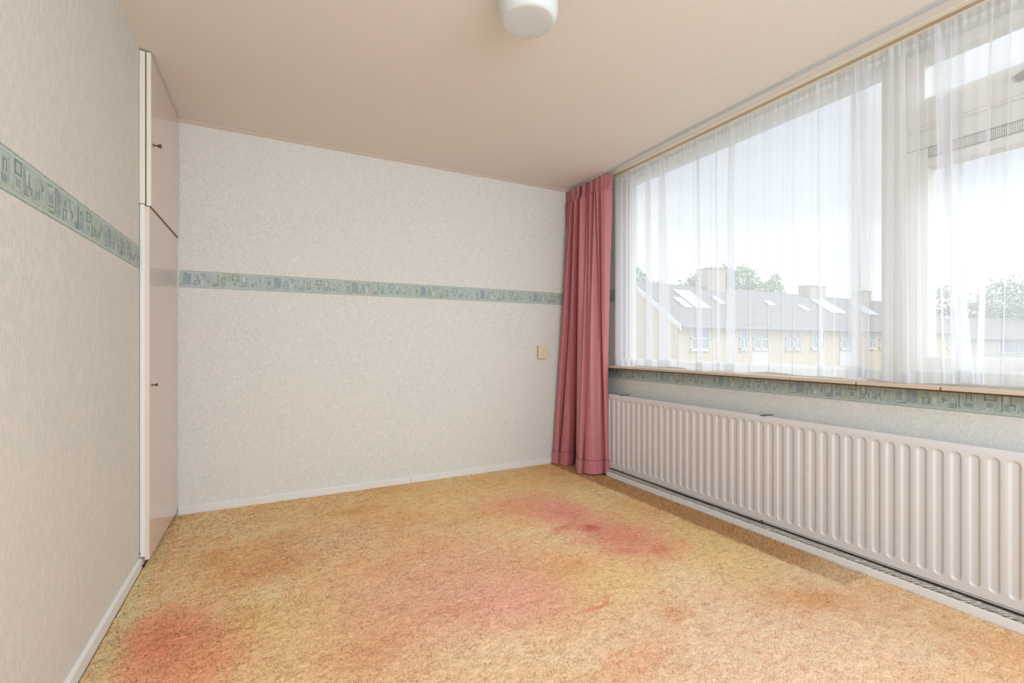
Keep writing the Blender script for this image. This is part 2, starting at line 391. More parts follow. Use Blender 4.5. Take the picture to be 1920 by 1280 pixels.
# door in the rear wall behind the camera
dr = S(MB().box(-0.30, 0.56, YR, YR+0.035, 0.012, 2.06).build('door_1', M['white'], bevel=0.004))
MB().lathe([(0.010, 0), (0.010, 0.05)], (0.49, YR+0.035, 1.02), (0, 1, 0), 16).box(0.38, 0.50, YR+0.078, YR+0.092, 1.011, 1.029).build('door_handle', M['steel'], dr)
S(MB().box(-0.38, -0.304, YR, YR+0.045, 0.012, 2.14).box(0.564, 0.64, YR, YR+0.045, 0.012, 2.14).box(-0.304, 0.564, YR, YR+0.045, 2.064, 2.14).build('trim_3', M['white'], bevel=0.003))

# skirtings
m = MB(); yb_ = 2.925
m.add([(xl(y0), y0, 0), (xl(yb_), yb_, 0), (xl(yb_), yb_, 0.056), (xl(y0), y0, 0.056), (xl(y0)+0.013, y0, 0), (xl(yb_)+0.013, yb_, 0), (xl(yb_)+0.013, yb_, 0.052), (xl(y0)+0.013, y0, 0.052)],
      [(4, 5, 6, 7), (3, 7, 6, 2), (0, 4, 7, 3), (1, 2, 6, 5), (0, 1, 5, 4)])
S(m.build('baseboard_left', M['skirt'], bevel=0.002))
m = MB(); m.prism([(YB, 0), (YB-0.013, 0), (YB-0.013, 0.050), (YB-0.010, 0.055), (YB, 0.056)], 'x', -0.48, 1.05); m.prism([(YB, 0), (YB-0.013, 0), (YB-0.013, 0.050), (YB-0.010, 0.055), (YB, 0.056)], 'x', 1.052, 2.56)
S(m.build('baseboard_back', M['skirt']))
m = MB(); m.prism([(2.572, 0), (2.586, 0), (2.586, 0.040), (2.574, 0.039)], 'y', YR, 3.150)
S(m.build('baseboard_right', M['skirt']))
# thin cornice on the back wall; moulded board with a track groove above the window
S(MB().prism([(YB, H), (YB-0.016, H), (YB-0.016, H-0.008), (YB-0.006, H-0.020), (YB, H-0.020)], 'x', -0.48, XR).build('trim_1', M['cornice']))
S(MB().box(2.650, 2.684, YR, WY1+0.05, H-0.006, H).box(2.720, 2.752, YR, WY1+0.05, H-0.009, H).box(2.684, 2.720, YR, WY1+0.05, H-0.0035, H, 1).build('trim_2', [M['cream'], M['cream_dark']], bevel=0.002))

# ------------------------------------------------------------------ wallpaper border (printed geometric frieze)
def border(name, origin, du, normal, length, u0, parent, vmin=0.0):
    """origin: lower left corner on the wall, du: unit direction along it"""
    o = Vector(origin); du = Vector(du).normalized(); n = Vector(normal).normalized(); m = MB(); up = Vector((0, 0, 1)); BH = 0.110
    def rect(a, b, c, d, mi, lift):
        a, b = max(a, u0), min(b, u0+length)
        if b-a < 1e-4: return
        pts = [(a, c), (b, c), (b, d), (a, d)]
        m.add([o+du*(p-u0)+up*q+n*lift for p, q in pts], [(0, 1, 2, 3)], mi)
    def line(p, q, w, mi, lift):
        (a, c), (b, d) = p, q
        if min(a, b) < u0 or max(a, b) > u0+length: return
        L_ = math.hypot(b-a, d-c); nx, ny = -(d-c)/L_*w/2, (b-a)/L_*w/2; ex, ey = (b-a)/L_*w/2, (d-c)/L_*w/2
        pts = [(a-ex+nx, c-ey+ny), (a-ex-nx, c-ey-ny), (b+ex-nx, d+ey-ny), (b+ex+nx, d+ey+ny)]
        m.add([o+du*(p_-u0)+up*q_+n*lift for p_, q_ in pts], [(0, 1, 2, 3)], mi)
    def poly(pts, w, mi, lift, closed=True):
        for i in range(len(pts)-(0 if closed else 1)): line(pts[i], pts[(i+1) % len(pts)], w, mi, lift)
    rect(u0, u0+length, 0, BH, 0, 0.0006)
    rect(u0, u0+length, 0.0, 0.0016, 2, 0.0009); rect(u0, u0+length, BH-0.0016, BH, 2, 0.0009)
    rect(u0, u0+length, 0.0075, 0.0100, 1, 0.0009); rect(u0, u0+length, BH-0.0100, BH-0.0075, 1, 0.0009)
    REP = 0.53; k0 = int(math.floor(u0/REP))-1; k1 = int(math.ceil((u0+length)/REP))+1
    lo, hi = 0.016, BH-0.016
    for k in range(k0, k1):
        b = k*REP
        def R(a, b_, c, d, mi): rect(b+a, b+b_, c, d, mi, 0.0011)
        def Pl(pts, w, mi, closed=True): poly([(b+x, y) for x, y in pts], w, mi, 0.0013+(0.0001 if mi == 1 else 0), closed)
        # stacked boxes
        Pl([(0.010, 0.062), (0.044, 0.062), (0.044, hi), (0.010, hi)], 0.0035, 2); Pl([(0.020, 0.070), (0.034, 0.070), (0.034, 0.086), (0.020, 0.086)], 0.002, 1)
        Pl([(0.008, 0.022), (0.042, 0.022), (0.042, 0.055), (0.008, 0.055)], 0.003, 1); R(0.016, 0.034, 0.030, 0.047, 3)
        # L and block
        Pl([(0.058, hi), (0.058, lo), (0.084, lo)], 0.0035, 1, False); Pl([(0.063, hi), (0.063, lo+0.006), (0.084, lo+0.006)], 0.003, 2, False)
        R(0.070, 0.084, 0.058, 0.088, 1); R(0.070, 0.086, 0.026, 0.048, 3); Pl([(0.090, hi-0.012), (0.090, 0.046), (0.102, 0.046), (0.102, 0.028)], 0.003, 2, False)
        # hour-glass triangles
        Pl([(0.112, 0.058), (0.112, lo+0.004), (0.156, lo+0.004), (0.156, 0.062), (0.134, 0.046), (0.156, 0.024)], 0.0032, 1, False); R(0.120, 0.140, 0.022, 0.040, 3)
        Pl([(0.152, 0.030), (0.152, 0.056), (0.139, 0.045)], 0.0024, 2)
        Pl([(0.166, 0.050), (0.166, 0.088), (0.188, 0.066)], 0.0032, 1); Pl([(0.171, 0.058), (0.171, 0.078), (0.182, 0.067)], 0.002, 2)
        # framed square
        Pl([(0.200, lo), (0.200, hi)], 0.0035, 1, False); Pl([(0.210, hi-0.002), (0.240, hi-0.002)], 0.003, 2, False)
        Pl([(0.212, 0.026), (0.250, 0.026), (0.250, hi-0.010), (0.212, hi-0.010)], 0.0034, 1); Pl([(0.218, 0.033), (0.245, 0.033)], 0.003, 2, False); R(0.220, 0.243, 0.042, 0.070, 3)
        R(0.222, 0.262, lo-0.001, lo+0.003, 2)
        # plain patch
        R(0.262, 0.304, 0.022, hi-0.004, 3); Pl([(0.262, hi), (0.280, hi), (0.280, hi-0.010)], 0.003, 2, False)
        # steps
        Pl([(0.314, hi), (0.314, 0.066), (0.322, 0.058)], 0.003, 1, False); Pl([(0.326, lo), (0.326, 0.050), (0.350, 0.050), (0.350, 0.026), (0.340, 0.026)], 0.0034, 2, False)
        Pl([(0.330, hi), (0.356, hi), (0.356, 0.058), (0.372, 0.058)], 0.0032, 1, False); R(0.362, 0.376, 0.024, 0.052, 1); R(0.334, 0.348, 0.058, 0.080, 3)
        Pl([(0.364, hi-0.004), (0.380, hi-0.004), (0.380, 0.066)], 0.003, 2, False)
        # second triangles
        Pl([(0.392, 0.024), (0.392, 0.070), (0.414, 0.046)], 0.003, 1); Pl([(0.398, 0.034), (0.398, 0.058), (0.408, 0.046)], 0.0022, 2)
        Pl([(0.444, hi), (0.424, 0.072), (0.444, 0.048)], 0.003, 1); Pl([(0.420, lo), (0.446, lo), (0.446, 0.040)], 0.003, 2, False); R(0.424, 0.440, 0.020, 0.034, 3)
        # U and box
        Pl([(0.456, hi), (0.456, 0.024), (0.462, 0.018)], 0.0034, 2, False); Pl([(0.464, lo), (0.464, hi-0.006), (0.510, hi-0.006), (0.510, lo+0.012)], 0.0032, 1, False)
        Pl([(0.480, 0.050), (0.480, 0.078), (0.496, 0.078), (0.496, 0.050)], 0.003, 2, False); R(0.472, 0.502, 0.022, 0.042, 3)
    return m.build(name, [M['b0'], M['b1'], M['b2'], M['b3']], parent)
BZ = 1.487
ln = 2.93-YR
border('wallpaper_border', (xl(YR), YR, BZ), (xl(2.93)-xl(YR), ln, 0), (1, 0.0, 0), ln, 0.1, wl)
border('wallpaper_border', (-0.476, YB, BZ), (1, 0, 0), (0, -1, 0), XR+0.476, 0.24, wb)
border('wallpaper_border', (XR, YB, BZ), (0, -1, 0), (-1, 0, 0), YB-WY1, 0.0, wr)
border('wallpaper_border', (XR, YB, 0.815), (0, -1, 0), (-1, 0, 0), YB-YR, 0.30, wr)

# ------------------------------------------------------------------ window
win = S(empty('window_1', (2.84, WY0, WZ0), None, None))
FX0, FX1, GX = 2.80, 2.88, 2.862
m = MB()
m.box(FX0, FX1, 3.120, WY1, WZ0, H)                                       # left jamb
m.box(FX0, FX1, WY0, WY0+0.10, WZ0, H)                                    # near jamb
m.box(FX0, FX1, 1.245, 3.120, 2.556, H); m.box(FX0-0.008, FX0+0.02, 1.245, 3.120, 2.552, 2.560)   # head
m.box(FX0, FX1, WY0+0.10, 1.140, 2.515, H)
m.box(FX0, FX1, WY0+0.10, 3.120, WZ0, 0.980)                              # bottom rail
m.box(FX0-0.010, FX1, 1.140, 1.245, WZ0, H)                               # mullion post
m.box(FX0, FX1, 0.120, 0.220, WZ0, H)                                     # second post
m.build('frame', M['frame'], win, bevel=0.003)
for (a, b) in ((0.220, 1.140), (WY0+0.10, 0.120)):
    c = MB()                                                             # opening casement below
    c.box(FX0-0.018, FX1-0.01, b-0.088, b-0.003, 0.984, 2.045); c.box(FX0-0.018, FX1-0.01, a+0.003, a+0.088, 0.984, 2.045)
    c.box(FX0-0.018, FX1-0.01, a+0.088, b-0.088, 0.984, 1.055); c.box(FX0-0.018, FX1-0.01, a+0.088, b-0.088, 1.955, 1.995)
    cs = c.build('casement', M['frame'], win, bevel=0.003)
    MB().box(GX-0.003, GX+0.003, a+0.080, b-0.080, 1.050, 1.96).build('pane', M['glass'], cs)
    v = MB(); v.box(FX0-0.016, FX0+0.03, a+0.088, b-0.088, 1.997, 2.043)
    for i in range(110):
        y = a+0.092+(b-a-0.184)*i/110; v.box(FX0-0.019, FX0-0.015, y, y+0.003, 2.002, 2.040, 1)
    v.build('vent_grille', [M['grille'], M['frame']], win)
    MB().box(FX0-0.006, FX1, a, b, 2.050, 2.140).box(FX0-0.022, FX0, a, b, 2.136, 2.148).build('transom', M['frame'], win, bevel=0.002)
    c = MB()                                                             # top-hung vent sash
    c.box(FX0-0.018, FX1-0.01, b-0.075, b-0.003, 2.150, 2.512); c.box(FX0-0.018, FX1-0.01, a+0.003, a+0.075, 2.150, 2.512)
    c.box(FX0-0.018, FX1-0.01, a+0.075, b-0.075, 2.150, 2.280); c.box(FX0-0.018, FX1-0.01, a+0.075, b-0.075, 2.462, 2.512)
    vs_ = c.build('vent_sash', M['frame'], win, bevel=0.003)
    MB().box(GX-0.003, GX+0.003, a+0.070, b-0.070, 2.275, 2.468).build('pane', M['glass'], vs_)
    yh = (a+b)/2+0.05
    MB().box(FX0-0.036, FX0-0.018, yh-0.025, yh+0.025, 2.205, 2.235).prism([(yh-0.10, 2.204), (yh, 2.208), (yh+0.03, 2.220), (yh, 2.236), (yh-0.10, 2.226)], 'x', FX0-0.050, FX0-0.036).build('stay', M['steel'], vs_, bevel=0.002)
    MB().box(FX0-0.030, FX0-0.018, a+0.30, a+0.44, 1.000, 1.030).prism([(a+0.32, 1.004), (a+0.50, 1.006), (a+0.50, 1.022), (a+0.34, 1.026)], 'x', FX0-0.044, FX0-0.030).build('handle', M['steel'], cs, bevel=0.002)
MB().box(GX-0.003, GX+0.003, 1.240, 3.125, 0.975, 2.560).build('pane', M['glass'], win)
# tiled sill: a course of tiles with open joints
m = MB(); n = int((YB-YR)/0.3318)+1; yj = 2.939+0.3318*2
m.box(2.640, FX0+0.005, YR, 3.7, 0.905, 0.914, 1)
for i in range(n+2):
    a = yj-0.3318*(i+1)+0.0045; b = yj-0.3318*i-0.0045
    a, b = max(a, YR), min(b, YB-0.02)
    if b > a: m.box(2.618, FX0+0.005, a, b, 0.9135, 0.930)
S(m.build('window_sill', [M['sill'], M['grout']], bevel=0.0015))
# outside: eave board over the window
S(MB().box(2.98, 3.24, YR-0.3, YB+0.4, 2.665, 2.80).build('trim_4', M['h_white']))

# ------------------------------------------------------------------ wardrobe
wd = empty('wardrobe', (-0.80, 3.33, 0), 'built-in wardrobe with glossy pale pink doors in the far left corner', 'wardrobe')
YW0, YW1, XD = 2.935, YB-0.002, -0.490
m = MB(); m.box(-1.19, -0.524, YW0+0.02, YW1, 0.012, H-0.002); m.build('body', M['lam'], wd)
m = MB(); m.box(-0.536, -0.5135, YW0-0.008, YW0+0.02, 1.813, H-0.010); m.build('side_stile', M['lam_cream'], wd, bevel=0.002)
m = MB(); m.box(-0.536, -0.5135, YW0-0.009, YW0+0.02, 0.058, 1.811); st_ = m.build('side_stile', M['white'], wd, bevel=0.006); tag(st_, 'white lower stile with a screw hole')
MB().lathe([(0.003, 0), (0.003, 0.002)], (-0.533, YW0-0.0085, 0.078), (0, -1, 0), 12).build('screw', M['dark'], st_)
def door(z0, z1, edge, kz, big, XD=XD):
    m = MB(); e = 0.0
    vs = [(XD-0.019, YW0, z0), (XD, YW0, z0), (XD+0.013, YW1-0.004, z0), (XD-0.006, YW1-0.004, z0)]
    m.add(vs+[(x, y, z1) for x, y, _ in vs], [(0, 1, 5, 4)], 1); m.f += [(1, 2, 6, 5), (2, 3, 7, 6), (3, 0, 4, 7), (4, 5, 6, 7)]; m.mi += [0]*4; m.f.append((3, 2, 1, 0)); m.mi.append(2)
    d = m.build('door', [M['lam'], edge, M['brownedge']], wd)
    k = MB(); x = XD+0.001; yk = YW0+0.055; s = 1.0 if big else 0.75
    k.lathe([(0.009*s, 0), (0.009*s, 0.002), (0.0035*s, 0.003), (0.003*s, 0.010*s), (0.004*s, 0.013*s), (0.0115*s, 0.030*s), (0.0105*s, 0.033*s), (0.004*s, 0.0345*s)], (x, yk, kz), (1, 0, 0), 24).build('knob', M['bronze'], d, smooth=False)
    return d
d1 = door(1.806, H-0.008, M['lam_cream'], 2.131, True); tag(d1, 'short upper door with flared bronze knob')
d2 = door(0.040, 1.802, M['lam_edge'], 0.907, False, XD-0.007); tag(d2, 'tall lower door with small bronze knob')
MB().box(XD-0.021, XD-0.003, YW0+0.012, YW1-0.004, 1.8025, 1.8055).build('divider', M['brownedge'], wd)

# ------------------------------------------------------------------ radiator
rad = empty('radiator', (2.66, 1.2, 0.08), 'long off-white ribbed panel radiator under the window', 'radiator')
RY0, RY1, RZ0, RZ1 = -0.9, 3.185, 0.074, 0.692; PITCH = 0.0594; y_first = 3.150+0.0
cols = []; 
k = 0
yc = y_first
while yc > RY0+0.04: cols.append(yc); yc -= PITCH
cols = cols[::-1]
ys = sorted(set([RY0, RY1]+[round(c+d, 5) for c in cols for d in (-0.0190, -0.0172, -0.0155, -0.0138, -0.0120, -0.006, 0.0, 0.006, 0.0120, 0.0138, 0.0155, 0.0172, 0.0190)]))
zs = [RZ0, RZ0+0.004, RZ0+0.030]+[RZ0+0.031+0.0030*i for i in range(12)]+[0.20, 0.35, 0.5]+[RZ1-0.071+0.0032*i for i in range(12)]+[RZ1-0.032, RZ1-0.006, RZ1-0.002, RZ1]
ys = np.array(ys); zs = np.array(zs); Yg, Zg = np.meshgrid(ys, zs); D = np.full(Yg.shape, 9.0)
za, zb = RZ0+0.052, RZ1-0.055
for c in cols:
    dy = Yg-c; dz = np.where(Zg < za, za-Zg, np.where(Zg > zb, Zg-zb, 0)); D = np.minimum(D, np.hypot(dy, dz))
h = np.clip((0.0185-D)/0.0065, 0, 1); h = h*h*(3-2*h)
Xg = 2.6145+0.0065*h
Xg = np.where(Zg > RZ1-0.003, Xg+0.004, Xg)
P = np.stack([Xg, Yg, Zg], -1)
grid_mesh('front_panel', P, M['radiator'], rad)
MB().box(2.630, 2.685, RY0+0.01, RY1-0.01, RZ0+0.01, RZ1-0.012).build('back_panel', M['radiator'], rad)
m = MB(); m.box(2.6235, 2.629, RY0, RY1, RZ0, RZ1-0.001); m.box(2.629, 2.632, RY0, RY1, RZ1-0.012, RZ1-0.002); m.build('top_edge', M['radiator'], rad, bevel=0.001)
for yk in (3.019, 1.775, 0.35):
    MB().box(2.6195, 2.70, yk-0.016, yk+0.016, RZ1-0.001, RZ1+0.003).box(2.617, 2.6205, yk-0.016, yk+0.016, RZ1-0.012, RZ1+0.003).build('bracket_clip', M['steel'], rad, bevel=0.001)
for yk in (3.019, 1.775, 0.35):
    MB().box(2.685, XR, yk-0.015, yk+0.015, RZ0+0.05, RZ1-0.05).build('wall_bracket', M['steel'], rad)
# pipes running below the radiator
pts = [(2.611+0.002*math.sin(i*0.35), 3.18-0.06*i, 0.038+0.002*math.sin(i*0.21+1)) for i in range(0, 76)]
p1 = MB().tube(pts, 0.016, 10, wob=0.08).build('heating_pipe', M['foil'], smooth=True)
tag(p1, 'foil-wrapped heating pipe running under the radiator', 'pipe')
pts = [(2.6, 3.18-0.06*i, 0.0) for i in range(76)]
p2 = MB().tube([(2.624, y, 0.066) for (_, y, _) in pts], 0.0045, 10).build('heating_pipe', M['radiator'], smooth=True)
tag(p2, 'thin painted pipe just under the radiator bottom edge', 'pipe')
for yk in (3.0, 1.78, 0.4): MB().box(2.619, 2.629, yk-0.008, yk+0.008, 0.060, 0.0725).build('pipe_clamp', M['steel'], p2)

# ------------------------------------------------------------------ socket
so = empty('wall_socket', (2.275, YB, 1.04), 'cream double wall socket on the back wall beside the pink curtain', 'socket')
MB().box(2.236, 2.316, YB-0.030, YB, 0.985, 1.103).build('box', M['socket_old'], so, bevel=0.003)
cv = MB().box(2.234, 2.318, YB-0.042, YB-0.029, 0.983, 1.105).build('cover', M['socket'], so, bevel=0.004)
for zc in (1.073, 1.018):
    MB().lathe([(0.0195, 0), (0.0195, 0.0012), (0.017, 0.0014)], (2.277, YB-0.0425, zc), (0, -1, 0), 28).build('socket_face', M['socket'], cv)
    for dx in (-0.0095, 0.0095): MB().lathe([(0.0026, 0), (0.0026, 0.001)], (2.277+dx, YB-0.0437, zc), (0, -1, 0), 12).build('pin_hole', M['dark'], cv)
MB().lathe([(0.0028, 0), (0.0028, 0.001)], (2.277, YB-0.0425, 1.0455), (0, -1, 0), 12).build('screw', M['bronze'], cv)

# ------------------------------------------------------------------ ceiling lamp
lp = empty('ceiling_lamp', (0.965, 1.68, H), 'round white opal glass ceiling lamp with a flat underside', 'lamp')
prof = [(0.090, -0.022), (0.104, -0.030), (0.115, -0.046), (0.1215, -0.070), (0.1235, -0.092), (0.121, -0.114), (0.1155, -0.132), (0.1095, -0.143), (0.104, -0.1475), (0.098, -0.1490), (0.05, -0.1495), (0.005, -0.1495)]
MB().lathe(prof, (0.965, 1.68, H), (0, 0, 1), 72).build('glass_shade', M['opal'], lp, smooth=True)
MB().lathe([(0.075, 0), (0.092, -0.002), (0.094, -0.022), (0.090, -0.024)], (0.965, 1.68, H), (0, 0, 1), 48).build('fitting', M['white'], lp, smooth=False)

# ------------------------------------------------------------------ curtain rail on the ceiling
rl = empty('curtain_rail', (2.578, 1.5, H), 'slim grey metal curtain rail screwed to the ceiling', 'curtain rail')
def railbox(xa, ya, xb, yb, w, z0, z1, name, mat):
    m = MB(); v = []
    for z in (z0, z1):
        v += [(xa-w, ya, z), (xa+w, ya, z), (xb+w, yb, z), (xb-w, yb, z)]
    m.add(v, [(3, 2, 1, 0), (4, 5, 6, 7), (0, 1, 5, 4), (1, 2, 6, 5), (2, 3, 7, 6), (3, 0, 4, 7)]); return m.build(name, mat, rl)
railbox(2.600, 3.70, 2.570, 2.30, 0.009, H-0.014, H, 'track', M['railgrey'])
railbox(2.570, 2.296, 2.530, -1.2, 0.009, H-0.014, H, 'track', M['railgrey'])
MB().box(2.558, 2.582, 2.285, 2.312, H-0.016, H).build('joint', M['railgrey'], rl)

# ------------------------------------------------------------------ pink curtain
def catmull(P, n):
    """P (k,2) control points -> n*(k-1)+1 samples"""
    P = np.asarray(P, float); Q = np.vstack([2*P[0]-P[1], P, 2*P[-1]-P[-2]]); outp = []
    t = np.linspace(0, 1, n, endpoint=False)[:, None]
    for i in range(1, len(Q)-2):
        a, b, c, d = Q[i-1], Q[i], Q[i+1], Q[i+2]
        outp.append(0.5*((2*b)+(-a+c)*t+(2*a-5*b+4*c-d)*t*t+(-a+3*b-3*c+d)*t**3))
    outp.append(Q[-2][None]); return np.vstack(outp)
bot = [(2.630, 3.700), (2.520, 3.712), (2.405, 3.705), (2.375, 3.672), (2.398, 3.642), (2.452, 3.694), (2.425, 3.640), (2.448, 3.575), (2.500, 3.570), (2.545, 3.590), (2.600, 3.655), (2.600, 3.600),
       (2.470, 3.440), (2.405, 3.335), (2.393, 3.293), (2.420, 3.296), (2.456, 3.332), (2.434, 3.272), (2.450, 3.222), (2.490, 3.192), (2.545, 3.190), (2.585, 3.215), (2.583, 3.160), (2.611, 3.160), (2.611, 3.200), (2.609, 3.300)]
top = []
n = len(bot)
for i in range(n):
    f = i/(n-1); y = 3.700-0.555*f; x = 2.565+0.030*f
    amp = 0.037+0.012*math.sin(i*1.7); top.append((x+(amp if i % 2 else -amp)+(-0.02 if 0.25 < f < 0.5 else 0), y+0.006*math.sin(i*2.3)))
top[-3] = (2.565, 3.165); top[-2] = (2.600, 3.140); top[-1] = (2.640, 3.150)
top, bot = np.array(top), np.array(bot)
mid = top*0.45+bot*0.55
for i in range(n): mid[i, 0] += 0.018*math.sin(i*1.3+0.7)
def cloth_rows(z):
    f = 1-(z-0.012)/(2.56-0.012)
    g = f**1.15; C0 = top*(1-g)+bot*g; C0 = C0+(mid-(top*0.45+bot*0.55))*math.sin(PI*g)
    return C0
def bundle(z, off=0.0):
    C0 = cloth_rows(z); Q = catmull(C0, 10); s = np.linspace(0, 1, len(Q))
    hd = np.clip((z-2.425)/0.03, 0, 1)      # gathered heading: many small tucks
    Tn = np.gradient(Q, axis=0); Tn /= np.linalg.norm(Tn, axis=1)[:, None]+1e-9; N = np.stack([-Tn[:, 1], Tn[:, 0]], -1)
    Q = Q+N*(0.0115*hd*np.sin(s*2*PI*26+np.sin(s*40))+0.0020*(1-hd)*np.sin(s*2*PI*17+z*2.2)*np.sin(z*1.9+s*9)+off)[:, None]
    flat = 1-hd*0.35; Q = np.stack([2.575+0.02*s+(Q[:, 0]-2.575-0.02*s)*flat, Q[:, 1]], -1)
    return Q
def curtain_sheet(z0, z1, rows, off, name, parent, mat, ruffle=False):
    P = []
    for z in np.linspace(z0, z1, rows):
        Q = bundle(z, off); s = np.linspace(0, 1, len(Q))
        zz = z+(0.006*np.sin(s*2*PI*9+1) if ruffle and z > 2.53 else 0)+(0.004*np.sin(s*19)+0.004 if z < 0.03 else 0)
        xm = 2.611 if z < 0.06 else 2.611 if z < 0.71 else 2.611+min((z-0.71)*0.3, 0.12)
        P.append(np.stack([np.minimum(Q[:, 0], xm), np.minimum(Q[:, 1], YB-0.008), np.full(len(Q), 0)+zz], -1))
    return grid_mesh(name, np.array(P), mat, parent)
pc = empty('pink_curtain', (2.50, 3.42, 0), 'dusty pink satin curtain drawn into the far right corner', 'curtain')
curtain_sheet(0.014, 2.553, 150, 0.0, 'fabric', pc, M['pink'], True)
hm = curtain_sheet(0.010, 0.128, 10, 0.0045, 'hem', pc, M['pink'])
hm2 = curtain_sheet(0.010, 0.128, 10, -0.0045, 'hem', pc, M['pink'])
M['stitch'] = paint('rose_stitching', (138, 72, 76), 0.6)
for off in (0.0056, -0.0056): curtain_sheet(0.1265, 0.1305, 2, off, 'stitching', pc, M['stitch'])
curtain_sheet(2.435, 2.545, 10, 0.0030, 'heading_tape', pc, M['pink'])
curtain_sheet(2.435, 2.545, 10, -0.0030, 'heading_tape', pc, M['pink'])

# ------------------------------------------------------------------ sheer curtains
def sheer(label, ya_t, ya_b, yb_t, yb_b, folds, x0, seed, zb=0.938):
    """folds: (y_top, y_bottom, width_top, width_bottom) in metres along the rail, far end first"""
    r = np.random.default_rng(seed)
    root = empty('sheer_curtain', (x0, (ya_b+yb_b)/2, zb), label, 'curtain', None)
    def row(z):
        f = 1-(z-zb)/(2.553-zb); f = min(max(f, 0), 1); pts = [(ya_t+(ya_b-ya_t)*f, x0)]
        for (yt, yb, wt, wb_) in folds:
            y = yt+(yb-yt)*f; w = wt+(wb_-wt)*f; d = 0.0045+0.05*w
            pts += [(y-w/2, x0-d), (y-w/2-0.0008, x0), (y+w/2, x0+d*0.3), (y+w/2+0.0008, x0+d), (y-w/2, x0+d), (y-w/2-0.03, x0)]
        pts.append((yb_t+(yb_b-yb_t)*f, x0)); return np.array(pts)
    n_seg = 7
    ph = r.uniform(0, 6.28, 12)
    def samp(z, off=0.0):
        C0 = row(z); out_ = []
        for i in range(len(C0)-1):
            t = np.linspace(0, 1, n_seg*(3 if i % 6 == 0 else 1), endpoint=False)[:, None]; out_.append(C0[i]*(1-t)+C0[i+1]*t)
        Q = np.vstack(out_+[C0[-1][None]])
        for _ in range(2): Q[1:-1] = (Q[:-2]+2*Q[1:-1]+Q[2:])/4
        s = np.linspace(0, 1, len(Q)); f = 1-(z-zb)/(2.553-zb)
        x = Q[:, 1]+0.0035*np.sin(Q[:, 0]*47+ph[0]+f*1.5)+0.002*np.sin(Q[:, 0]*131+ph[1]-f*2)+off
        hd = np.clip((z-2.47)/0.05, 0, 1)
        x = x+hd*0.004*np.sin(Q[:, 0]*210+ph[2]); y = Q[:, 0]+hd*0.0022*np.sin(Q[:, 0]*330+ph[3])
        return x, y
    def sheet(z0, z1, rows, off, name, mat):
        P = []
        for z in np.linspace(z0, z1, rows):
            x, y = samp(z, off); s = y
            sag = 0.006*np.sin(s*7+ph[4])+0.004*np.sin(s*17+ph[5])
            zz = z+(sag*max(0, 1-(z-zb)/0.25))
            P.append(np.stack([x, y, zz], -1))
        return grid_mesh(name, np.array(P), mat, root)
    sheet(zb, 2.553, 46, 0.0, 'fabric', M['voile'])
    sheet(zb, zb+0.060, 5, 0.0018, 'hem', M['voile_hem'])
    sheet(2.500, 2.517, 3, 0.0018, 'heading_tape', M['voile_hem'])
    return root
sheer('white sheer curtain across the large left pane, beside the pink curtain', 3.188, 3.200, 1.262, 1.272, [
    (3.168, 3.178, 0.022, 0.028), (3.110, 3.120, 0.030, 0.030), (3.05, 3.05, 0.02, 0.03), (2.985, 2.985, 0.022, 0.03), (2.915, 2.92, 0.004, 0.006),
    (2.80, 2.79, 0.05, 0.075), (2.655, 2.625, 0.055, 0.13), (2.47, 2.49, 0.003, 0.004), (2.36, 2.325, 0.003, 0.010), (2.315, 2.30, 0.03, 0.05),
    (2.21, 2.19, 0.003, 0.006), (2.165, 2.145, 0.012, 0.03), (2.045, 2.06, 0.045, 0.085), (1.93, 1.915, 0.003, 0.005), (1.83, 1.79, 0.003, 0.004),
    (1.70, 1.71, 0.003, 0.002), (1.635, 1.645, 0.004, 0.004), (1.505, 1.49, 0.008, 0.028), (1.42, 1.43, 0.003, 0.004), (1.34, 1.355, 0.004, 0.003)], 2.703, 1)
sheer('white sheer curtain in front of the post between the two window parts', 1.340, 1.345, 0.885, 0.905, [
    (1.322, 1.305, 0.015, 0.060), (1.225, 1.268, 0.004, 0.006), (1.165, 1.17, 0.03, 0.03), (1.115, 1.10, 0.020, 0.03), (1.06, 1.05, 0.010, 0.02), (0.99, 0.96, 0.004, 0.01), (0.935, 0.935, 0.003, 0.010)], 2.690, 2, 0.940)
sheer('white sheer curtain over the right-hand opening casement, nearest the camera', 1.010, 0.925, -0.86, -0.86, [
    (0.990, 0.885, 0.022, 0.055), (0.805, 0.845, 0.008, 0.022), (0.745, 0.775, 0.004, 0.004), (0.62, 0.63, 0.02, 0.03), (0.45, 0.44, 0.02, 0.03), (0.22, 0.25, 0.03, 0.04), (0.02, 0.0, 0.01, 0.02), (-0.2, -0.22, 0.02, 0.03), (-0.5, -0.5, 0.03, 0.03), (-0.72, -0.7, 0.02, 0.03)], 2.697, 3, 0.946)
